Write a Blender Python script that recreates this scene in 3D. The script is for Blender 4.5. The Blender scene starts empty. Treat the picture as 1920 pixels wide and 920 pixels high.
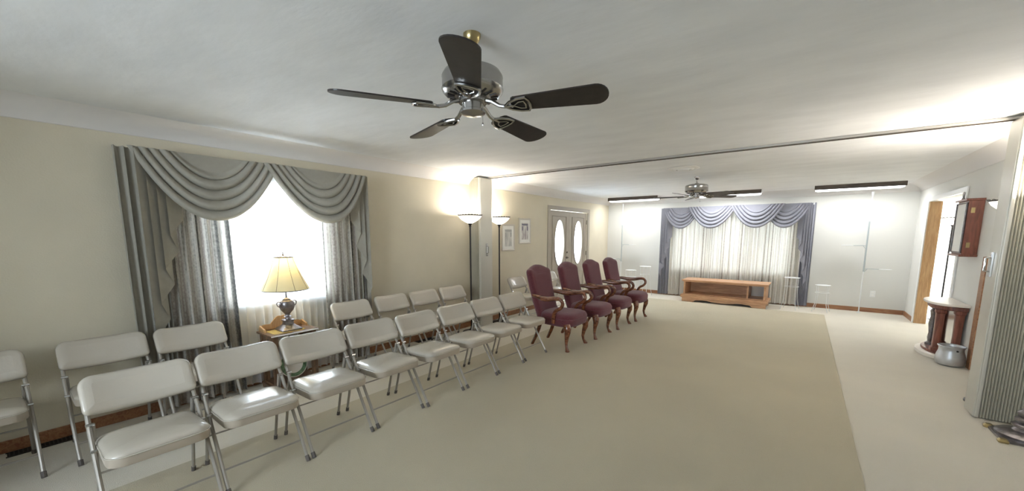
import bpy, math, random
from math import pi, sin, cos, radians as R
from mathutils import Vector, Matrix

random.seed(4)
C = bpy.context.scene.collection
SC = bpy.context.scene

# ------------------------------------------------------------------ camera, sky, exposure
cam_d = bpy.data.cameras.new('camera')
cam_d.sensor_fit = 'HORIZONTAL'; cam_d.sensor_width = 36.0
cam_d.lens = 729.4 * 36.0 / 1920.0
cam_d.shift_y = 80.0 / 1920.0
cam_d.clip_start = 0.05
cam = bpy.data.objects.new('camera', cam_d); C.objects.link(cam)
cam.location = (0, 0, 1.5)
cam.rotation_euler = (R(90 - 7.82), 0, R(36.76))
SC.camera = cam

world = bpy.data.worlds.new('overcast_sky'); SC.world = world
world.use_nodes = True
bg = world.node_tree.nodes['Background']
bg.inputs[0].default_value = (0.80, 0.90, 1.0, 1)
bg.inputs[1].default_value = 10.0

SC.view_settings.view_transform = 'Standard'
SC.view_settings.look = 'None'
SC.view_settings.gamma = 1.0
SC.view_settings.use_curve_mapping = False
SC.view_settings.exposure = 1.70

def area(name, loc, rot, sx, sy, power, col=(1, 1, 1), portal=False):
    d = bpy.data.lights.new(name, 'AREA'); d.shape = 'RECTANGLE'; d.size = sx; d.size_y = sy
    d.energy = power; d.color = col
    o = bpy.data.objects.new(name, d); C.objects.link(o); o.location = loc; o.rotation_euler = rot
    if portal: d.cycles.is_portal = True
    return o
# daylight portals in the window and door openings (they only guide sampling of the sky)
area('portal_left_window', (-4.40, 1.75, 1.40), (0, -pi/2, 0), 1.20, 1.30, 1, portal=True)
area('portal_back_window', (-1.40, 10.26, 1.30), (-pi/2, 0, 0), 2.60, 1.60, 1, portal=True)
area('portal_fill_window', (-1.50, -2.68, 1.55), (pi/2, 0, 0), 1.80, 1.10, 1, portal=True)

# ------------------------------------------------------------------ helpers
class MB:
    def __init__(s): s.v = []; s.f = []; s.uv = {}
    def add(s, vs, fs):
        o = len(s.v); s.v += [tuple(v) for v in vs]; s.f += [tuple(i + o for i in f) for f in fs]; return s
    def box(s, x0, x1, y0, y1, z0, z1):
        vs = [(x, y, z) for z in (z0, z1) for y in (y0, y1) for x in (x0, x1)]
        return s.add(vs, [(0,2,3,1),(4,5,7,6),(0,1,5,4),(2,6,7,3),(0,4,6,2),(1,3,7,5)])
    def tube(s, pts, r, seg=8, closed=False, cap=True, flat=None):
        pts = [Vector(p) for p in pts]; n = len(pts)
        rs = r if isinstance(r, (list, tuple)) else [r] * n
        vs = []; ref = None
        for i, p in enumerate(pts):
            a = pts[(i - 1) % n] if (closed or i > 0) else p
            b = pts[(i + 1) % n] if (closed or i < n - 1) else p
            t = (b - a).normalized()
            if ref is None:
                up = Vector((0, 0, 1)) if abs(t.z) < .9 else Vector((1, 0, 0))
                ref = (up - t * up.dot(t)).normalized()
            else:
                ref = (ref - t * ref.dot(t)).normalized()
            side = t.cross(ref)
            for k in range(seg):
                w = 2 * pi * k / seg
                fl = flat if flat else 1.0
                vs.append(p + ref * cos(w) * rs[i] + side * sin(w) * rs[i] * fl)
        fs = []
        m = n if closed else n - 1
        for i in range(m):
            for k in range(seg):
                a = i * seg + k; b = i * seg + (k + 1) % seg
                c = ((i + 1) % n) * seg + (k + 1) % seg; d = ((i + 1) % n) * seg + k
                fs.append((a, b, c, d))
        if cap and not closed:
            fs.append(tuple(range(seg))[::-1]); fs.append(tuple(range((n - 1) * seg, n * seg)))
        return s.add(vs, fs)
    def lathe(s, prof, c=(0, 0, 0), seg=24, cap=True, wob=None):
        vs = []; n = len(prof)
        for r, z in prof:
            for k in range(seg):
                w = 2 * pi * k / seg
                vs.append((c[0] + r * cos(w), c[1] + r * sin(w), c[2] + z))
        fs = [(i*seg+k, i*seg+(k+1)%seg, (i+1)*seg+(k+1)%seg, (i+1)*seg+k) for i in range(n-1) for k in range(seg)]
        if cap:
            fs.append(tuple(range(seg))[::-1]); fs.append(tuple(range((n-1)*seg, n*seg)))
        return s.add(vs, fs)
    def rings(s, rings, cap0=True, cap1=True, closed=True):
        m = len(rings[0]); vs = [p for r in rings for p in r]; fs = []
        for i in range(len(rings) - 1):
            for k in range(m if closed else m - 1):
                fs.append((i*m+k, i*m+(k+1)%m, (i+1)*m+(k+1)%m, (i+1)*m+k))
        if cap0: fs.append(tuple(range(m))[::-1])
        if cap1: fs.append(tuple(range((len(rings)-1)*m, len(rings)*m)))
        return s.add(vs, fs)
    def grid(s, fn, nu, nv, us=1.0, vs_=1.0):
        o = len(s.v); vs = []; fs = []
        for j in range(nv + 1):
            for i in range(nu + 1):
                vs.append(fn(i / nu, j / nv)); s.uv[o + len(vs) - 1] = (i / nu * us, j / nv * vs_)
        for j in range(nv):
            for i in range(nu):
                a = j * (nu + 1) + i; fs.append((a, a + 1, a + nu + 2, a + nu + 1))
        return s.add(vs, fs)
    def prism(s, poly, a0, a1, axis='y'):
        def P(p, a):
            if axis == 'y': return (p[0], a, p[1])
            if axis == 'x': return (a, p[0], p[1])
            return (p[0], p[1], a)
        n = len(poly); vs = [P(p, a0) for p in poly] + [P(p, a1) for p in poly]
        fs = [tuple(range(n))[::-1], tuple(range(n, 2*n))] + [(k, (k+1)%n, n+(k+1)%n, n+k) for k in range(n)]
        return s.add(vs, fs)
    def xf(s, M, start=0):
        for i in range(start, len(s.v)):
            s.v[i] = tuple(M @ Vector(s.v[i]))
        return s
    def build(s, name, mat, parent=None, smooth=35, bevel=0, loc=None):
        me = bpy.data.meshes.new(name); me.from_pydata(s.v, [], s.f)
        if s.uv:
            ul = me.uv_layers.new(name='UVMap')
            for l in me.loops:
                ul.data[l.index].uv = s.uv.get(l.vertex_index, (0, 0))
        me.materials.append(mat)
        bm_fix(me)
        if smooth:
            me.shade_smooth(); me.set_sharp_from_angle(angle=R(smooth))
        o = bpy.data.objects.new(name, me); C.objects.link(o)
        if parent is not None: o.parent = parent
        if loc is not None: o.location = loc
        if bevel:
            b = o.modifiers.new('bevel', 'BEVEL'); b.width = bevel; b.segments = 2; b.limit_method = 'ANGLE'
            b.harden_normals = False
        return o

import bmesh
def bm_fix(me):
    bm = bmesh.new(); bm.from_mesh(me)
    bmesh.ops.recalc_face_normals(bm, faces=bm.faces); bm.to_mesh(me); bm.free()

def tag(o, label=None, cat=None, group=None, kind=None):
    if label: o['label'] = label
    if cat: o['category'] = cat
    if group: o['group'] = group
    if kind: o['kind'] = kind
    return o
def empty(name, loc=(0, 0, 0), rz=0, label=None, cat=None, group=None, kind=None):
    o = bpy.data.objects.new(name, None); C.objects.link(o); o.location = loc; o.rotation_euler = (0, 0, rz)
    o.empty_display_size = .1
    return tag(o, label, cat, group, kind)
def kids(o): return [c for c in bpy.data.objects if c.parent == o]
def dup(o, loc=None, rz=None, label=None, parent=None):
    ch = kids(o)
    c = o.copy(); C.objects.link(c); c.parent = parent
    if loc is not None: c.location = loc
    if rz is not None: c.rotation_euler = (0, 0, rz)
    if label: c['label'] = label
    for k in ch: dup(k, parent=c)
    return c
def box(name, mat, x0, x1, y0, y1, z0, z1, parent=None, bevel=0):
    return MB().box(x0, x1, y0, y1, z0, z1).build(name, mat, parent, smooth=0, bevel=bevel)
def rrect(w, h, r, n=6, cx=0, cy=0):
    r = max(min(r, w/2 - 1e-4, h/2 - 1e-4), 1e-4); pts = []
    for qx, qy, a0 in ((1, 1, 0), (-1, 1, pi/2), (-1, -1, pi), (1, -1, 3*pi/2)):
        for k in range(n + 1):
            a = a0 + pi/2 * k / n
            pts.append((cx + qx*(w/2 - r) + r*cos(a), cy + qy*(h/2 - r) + r*sin(a)))
    return pts
def cushion2(w, h, rt, rb, prof, n=8):
    out = []
    for d, z in prof:
        top = rrect(w-2*d, h-2*d, rt-d, n)[:2*n+2]; bot = rrect(w-2*d, h-2*d, max(rb-d, .003), n)[2*n+2:]
        out.append([(x, y, z) for x, y in top + bot])
    return out
def cushion(w, h, r, prof, n=6):
    """rings of rounded rectangles: prof = [(inset, z)]"""
    return [[(x, y, z) for x, y in rrect(w - 2*d, h - 2*d, r - d, n)] for d, z in prof]

# ------------------------------------------------------------------ materials
def mat(name, col, rough=.6, metal=0, spec=.5, bump=0, bscale=60, vary=0, vscale=3, coat=0, sheen=0, stretch=None, detail=4, emis=None, estr=0):
    m = bpy.data.materials.new(name); m.use_nodes = True; nt = m.node_tree; b = nt.nodes['Principled BSDF']
    b.inputs['Base Color'].default_value = (*col, 1); b.inputs['Roughness'].default_value = rough
    b.inputs['Metallic'].default_value = metal; b.inputs['Specular IOR Level'].default_value = spec
    b.inputs['Coat Weight'].default_value = coat; b.inputs['Sheen Weight'].default_value = sheen
    if emis: b.inputs['Emission Color'].default_value = (*emis, 1); b.inputs['Emission Strength'].default_value = estr
    tc = nt.nodes.new('ShaderNodeTexCoord'); src = tc.outputs['Object']
    if stretch:
        mp = nt.nodes.new('ShaderNodeMapping'); mp.inputs['Scale'].default_value = stretch
        nt.links.new(src, mp.inputs[0]); src = mp.outputs[0]
    if vary:
        n = nt.nodes.new('ShaderNodeTexNoise'); n.inputs['Scale'].default_value = vscale; n.inputs['Detail'].default_value = detail
        nt.links.new(src, n.inputs['Vector'])
        mx = nt.nodes.new('ShaderNodeMix'); mx.data_type = 'RGBA'
        mr = nt.nodes.new('ShaderNodeMapRange'); mr.inputs[1].default_value = .3; mr.inputs[2].default_value = .7
        nt.links.new(n.outputs['Fac'], mr.inputs[0]); nt.links.new(mr.outputs[0], mx.inputs[0])
        mx.inputs[6].default_value = (*[c * (1 - vary) for c in col], 1)
        mx.inputs[7].default_value = (*[min(1, c * (1 + vary)) for c in col], 1)
        nt.links.new(mx.outputs[2], b.inputs['Base Color'])
    if bump:
        n2 = nt.nodes.new('ShaderNodeTexNoise'); n2.inputs['Scale'].default_value = bscale; n2.inputs['Detail'].default_value = 4
        nt.links.new(src, n2.inputs['Vector'])
        bp = nt.nodes.new('ShaderNodeBump'); bp.inputs['Strength'].default_value = bump; bp.inputs['Distance'].default_value = .01
        nt.links.new(n2.outputs['Fac'], bp.inputs['Height']); nt.links.new(bp.outputs[0], b.inputs['Normal'])
    return m

def wood(name, dark, light, rough=.35, scale=(1, 12, 12), coat=.2):
    m = bpy.data.materials.new(name); m.use_nodes = True; nt = m.node_tree; b = nt.nodes['Principled BSDF']
    tc = nt.nodes.new('ShaderNodeTexCoord'); mp = nt.nodes.new('ShaderNodeMapping'); mp.inputs['Scale'].default_value = scale
    n = nt.nodes.new('ShaderNodeTexNoise'); n.inputs['Scale'].default_value = 3.5; n.inputs['Detail'].default_value = 7; n.inputs['Distortion'].default_value = 1.2
    cr = nt.nodes.new('ShaderNodeValToRGB'); cr.color_ramp.elements[0].position = .35; cr.color_ramp.elements[1].position = .68
    cr.color_ramp.elements[0].color = (*dark, 1); cr.color_ramp.elements[1].color = (*light, 1)
    nt.links.new(tc.outputs['Object'], mp.inputs[0]); nt.links.new(mp.outputs[0], n.inputs['Vector'])
    nt.links.new(n.outputs['Fac'], cr.inputs[0]); nt.links.new(cr.outputs[0], b.inputs['Base Color'])
    b.inputs['Roughness'].default_value = rough; b.inputs['Coat Weight'].default_value = coat
    return m

def cloth(name, cols, stripes=0, trans=.3, clear=0.0, rough=.8, damask=.25):
    """fabric: stripes run down the cloth (UV.x), part translucent, part clear (open weave)"""
    m = bpy.data.materials.new(name); m.use_nodes = True; nt = m.node_tree; nt.nodes.remove(nt.nodes['Principled BSDF'])
    out = nt.nodes['Material Output']
    tc = nt.nodes.new('ShaderNodeTexCoord')
    cr = nt.nodes.new('ShaderNodeValToRGB'); cr.color_ramp.interpolation = 'LINEAR'
    el = cr.color_ramp.elements
    for i, c in enumerate(cols):
        p = i / max(1, len(cols) - 1)
        if i < 2: e = el[i]; e.position = p
        else: e = el.new(p)
        e.color = (*c, 1)
    if stripes:
        mp = nt.nodes.new('ShaderNodeMapping'); mp.inputs['Scale'].default_value = (stripes, .02, 1)
        nt.links.new(tc.outputs['UV'], mp.inputs[0])
        n = nt.nodes.new('ShaderNodeTexNoise'); n.noise_dimensions = '2D'; n.inputs['Scale'].default_value = 1; n.inputs['Detail'].default_value = 2
        nt.links.new(mp.outputs[0], n.inputs['Vector'])
        mr = nt.nodes.new('ShaderNodeMapRange'); mr.inputs[1].default_value = .3; mr.inputs[2].default_value = .7
        nt.links.new(n.outputs['Fac'], mr.inputs[0]); fac = mr.outputs[0]
        n2 = nt.nodes.new('ShaderNodeTexNoise'); n2.inputs['Scale'].default_value = 45; n2.inputs['Detail'].default_value = 3
        nt.links.new(tc.outputs['Object'], n2.inputs['Vector'])
        ad = nt.nodes.new('ShaderNodeMath'); ad.operation = 'MULTIPLY_ADD'; ad.inputs[1].default_value = damask * 2; 
        sb = nt.nodes.new('ShaderNodeMath'); sb.operation = 'SUBTRACT'; sb.inputs[1].default_value = damask
        nt.links.new(n2.outputs['Fac'], ad.inputs[0]); nt.links.new(fac, ad.inputs[2]); nt.links.new(ad.outputs[0], sb.inputs[0])
        fac = sb.outputs[0]
    else:
        n2 = nt.nodes.new('ShaderNodeTexNoise'); n2.inputs['Scale'].default_value = 30; n2.inputs['Detail'].default_value = 3
        nt.links.new(tc.outputs['Object'], n2.inputs['Vector']); fac = n2.outputs['Fac']
    nt.links.new(fac, cr.inputs[0])
    df = nt.nodes.new('ShaderNodeBsdfDiffuse'); tr = nt.nodes.new('ShaderNodeBsdfTranslucent'); mx = nt.nodes.new('ShaderNodeMixShader')
    nt.links.new(cr.outputs[0], df.inputs[0]); nt.links.new(cr.outputs[0], tr.inputs[0])
    mx.inputs[0].default_value = trans; nt.links.new(df.outputs[0], mx.inputs[1]); nt.links.new(tr.outputs[0], mx.inputs[2])
    last = mx.outputs[0]
    if clear:
        tp = nt.nodes.new('ShaderNodeBsdfTransparent'); m2 = nt.nodes.new('ShaderNodeMixShader'); m2.inputs[0].default_value = clear
        nt.links.new(last, m2.inputs[1]); nt.links.new(tp.outputs[0], m2.inputs[2]); last = m2.outputs[0]
    nt.links.new(last, out.inputs[0])
    return m

M = {}
M['wall'] = mat('wall_paint', (.645, .585, .455), .75, bump=.15, bscale=90, vary=.04, vscale=2)
M['white_wall'] = mat('white_wall_paint', (.69, .68, .635), .8, bump=.1, bscale=90)
M['ceiling'] = mat('swirled_plaster', (.80, .80, .795), .85, bump=.35, bscale=5, vary=.05, vscale=2.2, stretch=(1, 2.4, 1), detail=7)
M['cove'] = mat('cove_paint', (.72, .69, .66), .8, bump=.1, bscale=20)
M['carpet'] = mat('pale_carpet', (.76, .70, .585), .97, spec=.1, bump=.9, bscale=260, vary=.05, vscale=1.1, sheen=.2)
M['rug'] = mat('tan_carpet', (.57, .50, .355), .97, spec=.1, bump=.9, bscale=260, vary=.06, vscale=.9, sheen=.2)
M['base'] = wood('baseboard_oak', (.22, .085, .035), (.38, .19, .085), .45)
M['oak'] = wood('honey_oak', (.40, .22, .09), (.58, .36, .17), .4, (12, 12, 1))
M['bench'] = wood('bench_oak', (.48, .25, .125), (.68, .40, .22), .4, (1, 10, 10))
M['cherry'] = wood('cherry_polished', (.085, .026, .012), (.26, .09, .04), .22, (3, 10, 10), .5)
M['redwood'] = wood('red_brown_wood', (.13, .035, .02), (.26, .085, .05), .4, (10, 10, 1))
M['walnut'] = wood('walnut_table', (.07, .035, .018), (.20, .11, .055), .35, (10, 10, 1.5))
M['blade'] = wood('dark_blade_wood', (.012, .009, .008), (.026, .02, .017), .42, (3, 3, 1), .0)
M['vinyl'] = mat('beige_vinyl', (.49, .445, .375), .24, spec=.6, coat=.25, bump=.08, bscale=70, vary=.03)
M['chairmetal'] = mat('beige_enamel_steel', (.34, .31, .27), .33, metal=.35, spec=.6)
M['apron'] = mat('tan_seat_edge', (.43, .37, .30), .35)
M['chrome'] = mat('chrome', (.6, .6, .6), .15, metal=1)
M['nickel'] = mat('brushed_nickel', (.42, .41, .40), .22, metal=1)
M['pewter'] = mat('pewter', (.25, .23, .235), .3, metal=.9, bump=.3, bscale=40, vary=.25, vscale=30)
M['darkmetal'] = mat('dark_bronze', (.035, .03, .028), .35, metal=.7)
M['brass'] = mat('antique_brass', (.45, .36, .18), .3, metal=1)
M['tin'] = mat('galvanised_tin', (.55, .56, .57), .4, metal=.8, vary=.15, vscale=8)
M['rubber'] = mat('grey_rubber', (.11, .095, .085), .7)
M['red'] = mat('burgundy_tweed', (.135, .038, .047), .92, spec=.15, bump=.5, bscale=220, vary=.35, vscale=120, sheen=.3)
M['grey_drape'] = cloth('grey_satin', [(.33, .31, .265), (.38, .36, .31)], trans=.12)
M['swag'] = cloth('grey_satin_swag', [(.33, .31, .265), (.38, .36, .31)], trans=.06)
M['far_drape'] = cloth('grey_satin_lit_tint', [(.27, .27, .30), (.32, .32, .36)], trans=.12)  # same grey satin, with the silver cast of strong light in its colour
M['stripe'] = cloth('striped_damask', [(.10, .10, .095), (.30, .28, .25), (.62, .59, .53), (.42, .36, .32), (.70, .68, .62)], stripes=24, trans=.32, damask=.22)
M['far_stripe'] = cloth('cream_striped_sheer', [(.26, .22, .19), (.60, .56, .49), (.72, .70, .64), (.66, .62, .56)], stripes=46, trans=.08, clear=.0, damask=.15)
M['sheer'] = cloth('white_sheer', [(.93, .94, .96), (.96, .96, .97)], trans=.55, clear=.16)
M['shade'] = cloth('lampshade_cream', [(.80, .71, .44), (.84, .75, .48)], trans=.22)
M['frame_white'] = mat('window_vinyl', (.8, .8, .8), .4)
M['door'] = mat('greige_door_paint', (.38, .335, .27), .5, vary=.03)
M['door_dark'] = mat('hinge_metal', (.10, .08, .06), .4, metal=.8)
M['partition'] = mat('partition_vinyl', (.46, .435, .35), .5, bump=.1, bscale=120, vary=.05, vscale=8)
M['post'] = mat('partition_post', (.55, .53, .47), .35, metal=.2)
M['track'] = mat('track_aluminium', (.45, .43, .40), .35, metal=.6)
M['fix_wood'] = wood('fixture_walnut', (.05, .035, .025), (.10, .07, .05), .5, (1, 8, 8))
M['tube'] = mat('fluorescent_lens', (.9, .9, .9), .4, emis=(.93, .97, 1.0), estr=2.0)
M['picframe'] = mat('silver_frame', (.62, .58, .52), .4, metal=.3)
M['mat_board'] = mat('mat_board', (.85, .84, .80), .8)
M['glasswhite'] = mat('torchiere_glass', (.9, .87, .8), .35, emis=(1.0, .92, .80), estr=.7)
M['white'] = mat('white_plastic', (.8, .8, .78), .4)
M['wire'] = mat('white_wire', (.72, .73, .72), .4)
M['wire_grey'] = mat('grey_pole', (.42, .46, .46), .4, metal=.3)
M['stone'] = mat('cream_marble', (.74, .68, .60), .3, vary=.06, vscale=6)
M['black'] = mat('register_black', (.012, .012, .012), .6)
M['gold'] = mat('gold_brocade', (.42, .30, .07), .6, vary=.3, vscale=40)
M['lead'] = mat('lead_came', (.35, .36, .36), .5, metal=.5)
M['ground'] = mat('pale_ground', (.5, .5, .5), .9, vary=.1)
M['vent'] = mat('vent_white', (.80, .79, .76), .5)

def glass(name, tint, clear, rough=.0):
    m = bpy.data.materials.new(name); m.use_nodes = True; nt = m.node_tree; nt.nodes.remove(nt.nodes['Principled BSDF'])
    g = nt.nodes.new('ShaderNodeBsdfGlossy'); g.inputs['Roughness'].default_value = .03
    t = nt.nodes.new('ShaderNodeBsdfTransparent'); t.inputs[0].default_value = (*tint, 1)
    x = nt.nodes.new('ShaderNodeMixShader'); fr = nt.nodes.new('ShaderNodeFresnel'); fr.inputs[0].default_value = 1.45
    nt.links.new(fr.outputs[0], x.inputs[0]); nt.links.new(t.outputs[0], x.inputs[1]); nt.links.new(g.outputs[0], x.inputs[2])
    last = x.outputs[0]
    if clear < 1:
        tl = nt.nodes.new('ShaderNodeBsdfTranslucent'); tl.inputs[0].default_value = (.95, .97, 1, 1)
        y = nt.nodes.new('ShaderNodeMixShader'); y.inputs[0].default_value = 1 - clear
        nt.links.new(last, y.inputs[1]); nt.links.new(tl.outputs[0], y.inputs[2]); last = y.outputs[0]
    nt.links.new(last, nt.nodes['Material Output'].inputs[0]); return m
M['glass'] = glass('window_glass', (.97, .98, .98), 1)
M['frost'] = glass('obscure_glass', (.95, .98, 1.0), .5)

# ------------------------------------------------------------------ room shell
XL, XR, YB, YF, ZC, ZW = -4.33, 1.61, 10.18, -2.6, 2.41, 2.28
WT = .14
def wall(name, m, axis, at, u0, u1, z0, z1, holes, out):
    """wall slab with rectangular holes; axis 'x' = plane x=at (u is y), 'y' = plane y=at (u is x); out = side the thickness goes"""
    us = sorted({u0, u1, *[h[0] for h in holes], *[h[1] for h in holes]})
    zs = sorted({z0, z1, *[h[2] for h in holes], *[h[3] for h in holes]})
    def solid(i, j):
        if i < 0 or j < 0 or i >= len(us)-1 or j >= len(zs)-1: return False
        u = (us[i]+us[i+1])/2; z = (zs[j]+zs[j+1])/2
        return not any(h[0] < u < h[1] and h[2] < z < h[3] for h in holes)
    mb = MB()
    def P(u, d, z): return (at + d*out, u, z) if axis == 'x' else (u, at + d*out, z)
    for i in range(len(us)-1):
        for j in range(len(zs)-1):
            if not solid(i, j): continue
            a, b, c, d = us[i], us[i+1], zs[j], zs[j+1]
            for dd in (0, WT): mb.add([P(a,dd,c), P(b,dd,c), P(b,dd,d), P(a,dd,d)], [(0,1,2,3)])
            for (ii, jj, q) in ((i-1,j,[(a,c),(a,d)]),(i+1,j,[(b,c),(b,d)]),(i,j-1,[(a,c),(b,c)]),(i,j+1,[(a,d),(b,d)])):
                if not solid(ii, jj):
                    (p, q1), (r, s1) = q
                    mb.add([P(p,0,q1), P(r,0,s1), P(r,WT,s1), P(p,WT,q1)], [(0,1,2,3)])
    # merge
    me = bpy.data.meshes.new(name); me.from_pydata(mb.v, [], mb.f)
    bm = bmesh.new(); bm.from_mesh(me); bmesh.ops.remove_doubles(bm, verts=bm.verts, dist=1e-4)
    bmesh.ops.recalc_face_normals(bm, faces=bm.faces); bm.to_mesh(me); bm.free()
    me.materials.append(m); o = bpy.data.objects.new(name, me); C.objects.link(o); o['kind'] = 'structure'
    return o
def struct(o): o['kind'] = 'structure'; return o

W1 = (1.15, 2.35, .82, 2.02)          # left window (y0,y1,z0,z1)
D1 = (7.12, 8.90, 0.0, 2.03)          # double doors in the left wall
W2 = (-2.62, -.18, .62, 2.0)          # back window (x0,x1,z0,z1)
OP = (7.55, 9.38, 0.0, 2.04)          # opening in the right wall
W3 = (-2.4, -.6, 1.0, 2.1)           # unseen window added behind the camera for more daylight indoors
wall('wall_left', M['wall'], 'x', XL, YF, YB + WT, 0, ZC + .1, [W1, D1], -1)
wall('wall_back', M['white_wall'], 'y', YB, XL, XR, 0, ZC + .1, [W2], 1)
wall('wall_right', M['white_wall'], 'x', XR, YF, YB + WT, 0, ZC + .1, [OP], 1)
wall('wall_front', M['wall'], 'y', YF, XL, XR, 0, ZC + .1, [W3], -1)
struct(box('floor', M['carpet'], XL - WT, 4.4, YF - WT, 12.2, -.12, 0))
cm = MB()
def ceil(u, v): return (XL - .1 + u*(4.4 - XL + .1), YF - .1 + v*(12.2 - YF), ZC)
cm.grid(ceil, 2, 2)
o = struct(cm.build('ceiling', M['ceiling'], smooth=0))
s_ = o.modifiers.new('thick', 'SOLIDIFY'); s_.thickness = .12; s_.offset = 1
# normal faces down -> solidify the other way
o.data.flip_normals() if o.data.polygons[0].normal.z > 0 else None
s_.offset = -1
# coved corners between the walls and the ceiling
def cove(name, p0, p1, inw):
    mb = MB(); n = 6
    rings = []
    for p in (p0, p1):
        ring = []
        for k in range(n + 1):
            a = pi/2 * k / n
            d = .19 * (1 - cos(a)) * .6 + .19 * (k/n) * .4; z = ZW + .13 * sin(a) * .5 + .13 * (k/n) * .5
            ring.append((p[0] + inw[0]*d, p[1] + inw[1]*d, z))
        ring.append((p[0] - inw[0]*.02, p[1] - inw[1]*.02, ZC + .02)); ring.append((p[0] - inw[0]*.02, p[1] - inw[1]*.02, ZW - .004))
        ring.append((p[0] + inw[0]*.006, p[1] + inw[1]*.006, ZW - .004))
        rings.append(ring)
    mb.rings(rings); return struct(mb.build(name, M['cove'], smooth=25))
cove('trim_1', (XL, YF), (XL, YB), (1, 0))
cove('trim_2', (XL, YB), (XR, YB), (0, -1))
cove('trim_3', (XR, YF), (XR, YB), (-1, 0))
# baseboards
def base(name, pieces):
    root = empty(name, kind='structure')
    for (x0, x1, y0, y1) in pieces:
        box('board', M['base'], x0, x1, y0, y1, 0, .085, root, .004)
    return root
base('baseboard_left', [(XL, XL+.015, YF, 7.02), (XL, XL+.015, 8.99, YB)])
base('baseboard_back', [(XL+.016, XR-.016, YB-.015, YB)])
base('baseboard_right', [(XR-.015, XR, YF, 6.40), (XR-.015, XR, 6.74, 7.46), (XR-.015, XR, 9.46, YB-.016)])

# darker carpet laid over the pale one
rg = MB(); rings = cushion(3.58, 11.7, .02, [(0, .0005), (.002, .006), (.010, .0075)], 2)
rg.rings(rings, True, True)
for i, v in enumerate(rg.v): rg.v[i] = (v[0] - 1.38, v[1] + 3.45, v[2])
tag(rg.build('area_carpet', M['rug'], smooth=0), 'large darker tan carpet laid over the pale carpet between the chair rows', 'carpet')

# outside ground
tag(box('snowy_yard', M['ground'], -40, XL - 2.0, -20, 30, -.6, -.5), kind='structure')
bpy.data.objects['snowy_yard'].name = 'ground'

# ------------------------------------------------------------------ windows
def window(name, axis, at, u0, u1, z0, z1, out, mull=1):
    root = empty(name, kind='structure')
    def bx(nm, m, a, b, d0, d1, c, e, bev=.003, par=None):
        if axis == 'x': x = sorted((at + d0*out, at + d1*out)); return box(nm, m, x[0], x[1], a, b, c, e, par or root, bev)
        y = sorted((at + d0*out, at + d1*out)); return box(nm, m, a, b, y[0], y[1], c, e, par or root, bev)
    f = .05
    bx('side_frame', M['frame_white'], u0, u0+f, .03, .11, z0, z1); bx('side_frame', M['frame_white'], u1-f, u1, .03, .11, z0, z1)
    bx('head_frame', M['frame_white'], u0+f, u1-f, .03, .11, z1-f, z1); bx('sill_frame', M['frame_white'], u0+f, u1-f, .03, .11, z0, z0+f)
    for k in range(mull):
        u = u0 + (u1-u0)*(k+1)/(mull+1); bx('mullion', M['frame_white'], u-.025, u+.025, .04, .10, z0+f, z1-f)
    zm = (z0+z1)/2
    for k in range(mull+1):
        a = u0 + (u1-u0)*k/(mull+1) + (.05 if k == 0 else .025); b = u0 + (u1-u0)*(k+1)/(mull+1) - (.05 if k == mull else .025)
        bx('pane', M['glass'], a, b, .066, .072, z0+f, z1-f, 0)
    bx('sill', M['frame_white'], u0-.03, u1+.03, -.02, .03, z0-.02, z0)
    return root
window('window_1', 'x', XL, *W1, -1, 0)
window('window_2', 'y', YB, *W2, 1, 2)
window('fill_window', 'y', YF, *W3, -1, 1)  # added out of view, brightens the near part of the room

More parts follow.
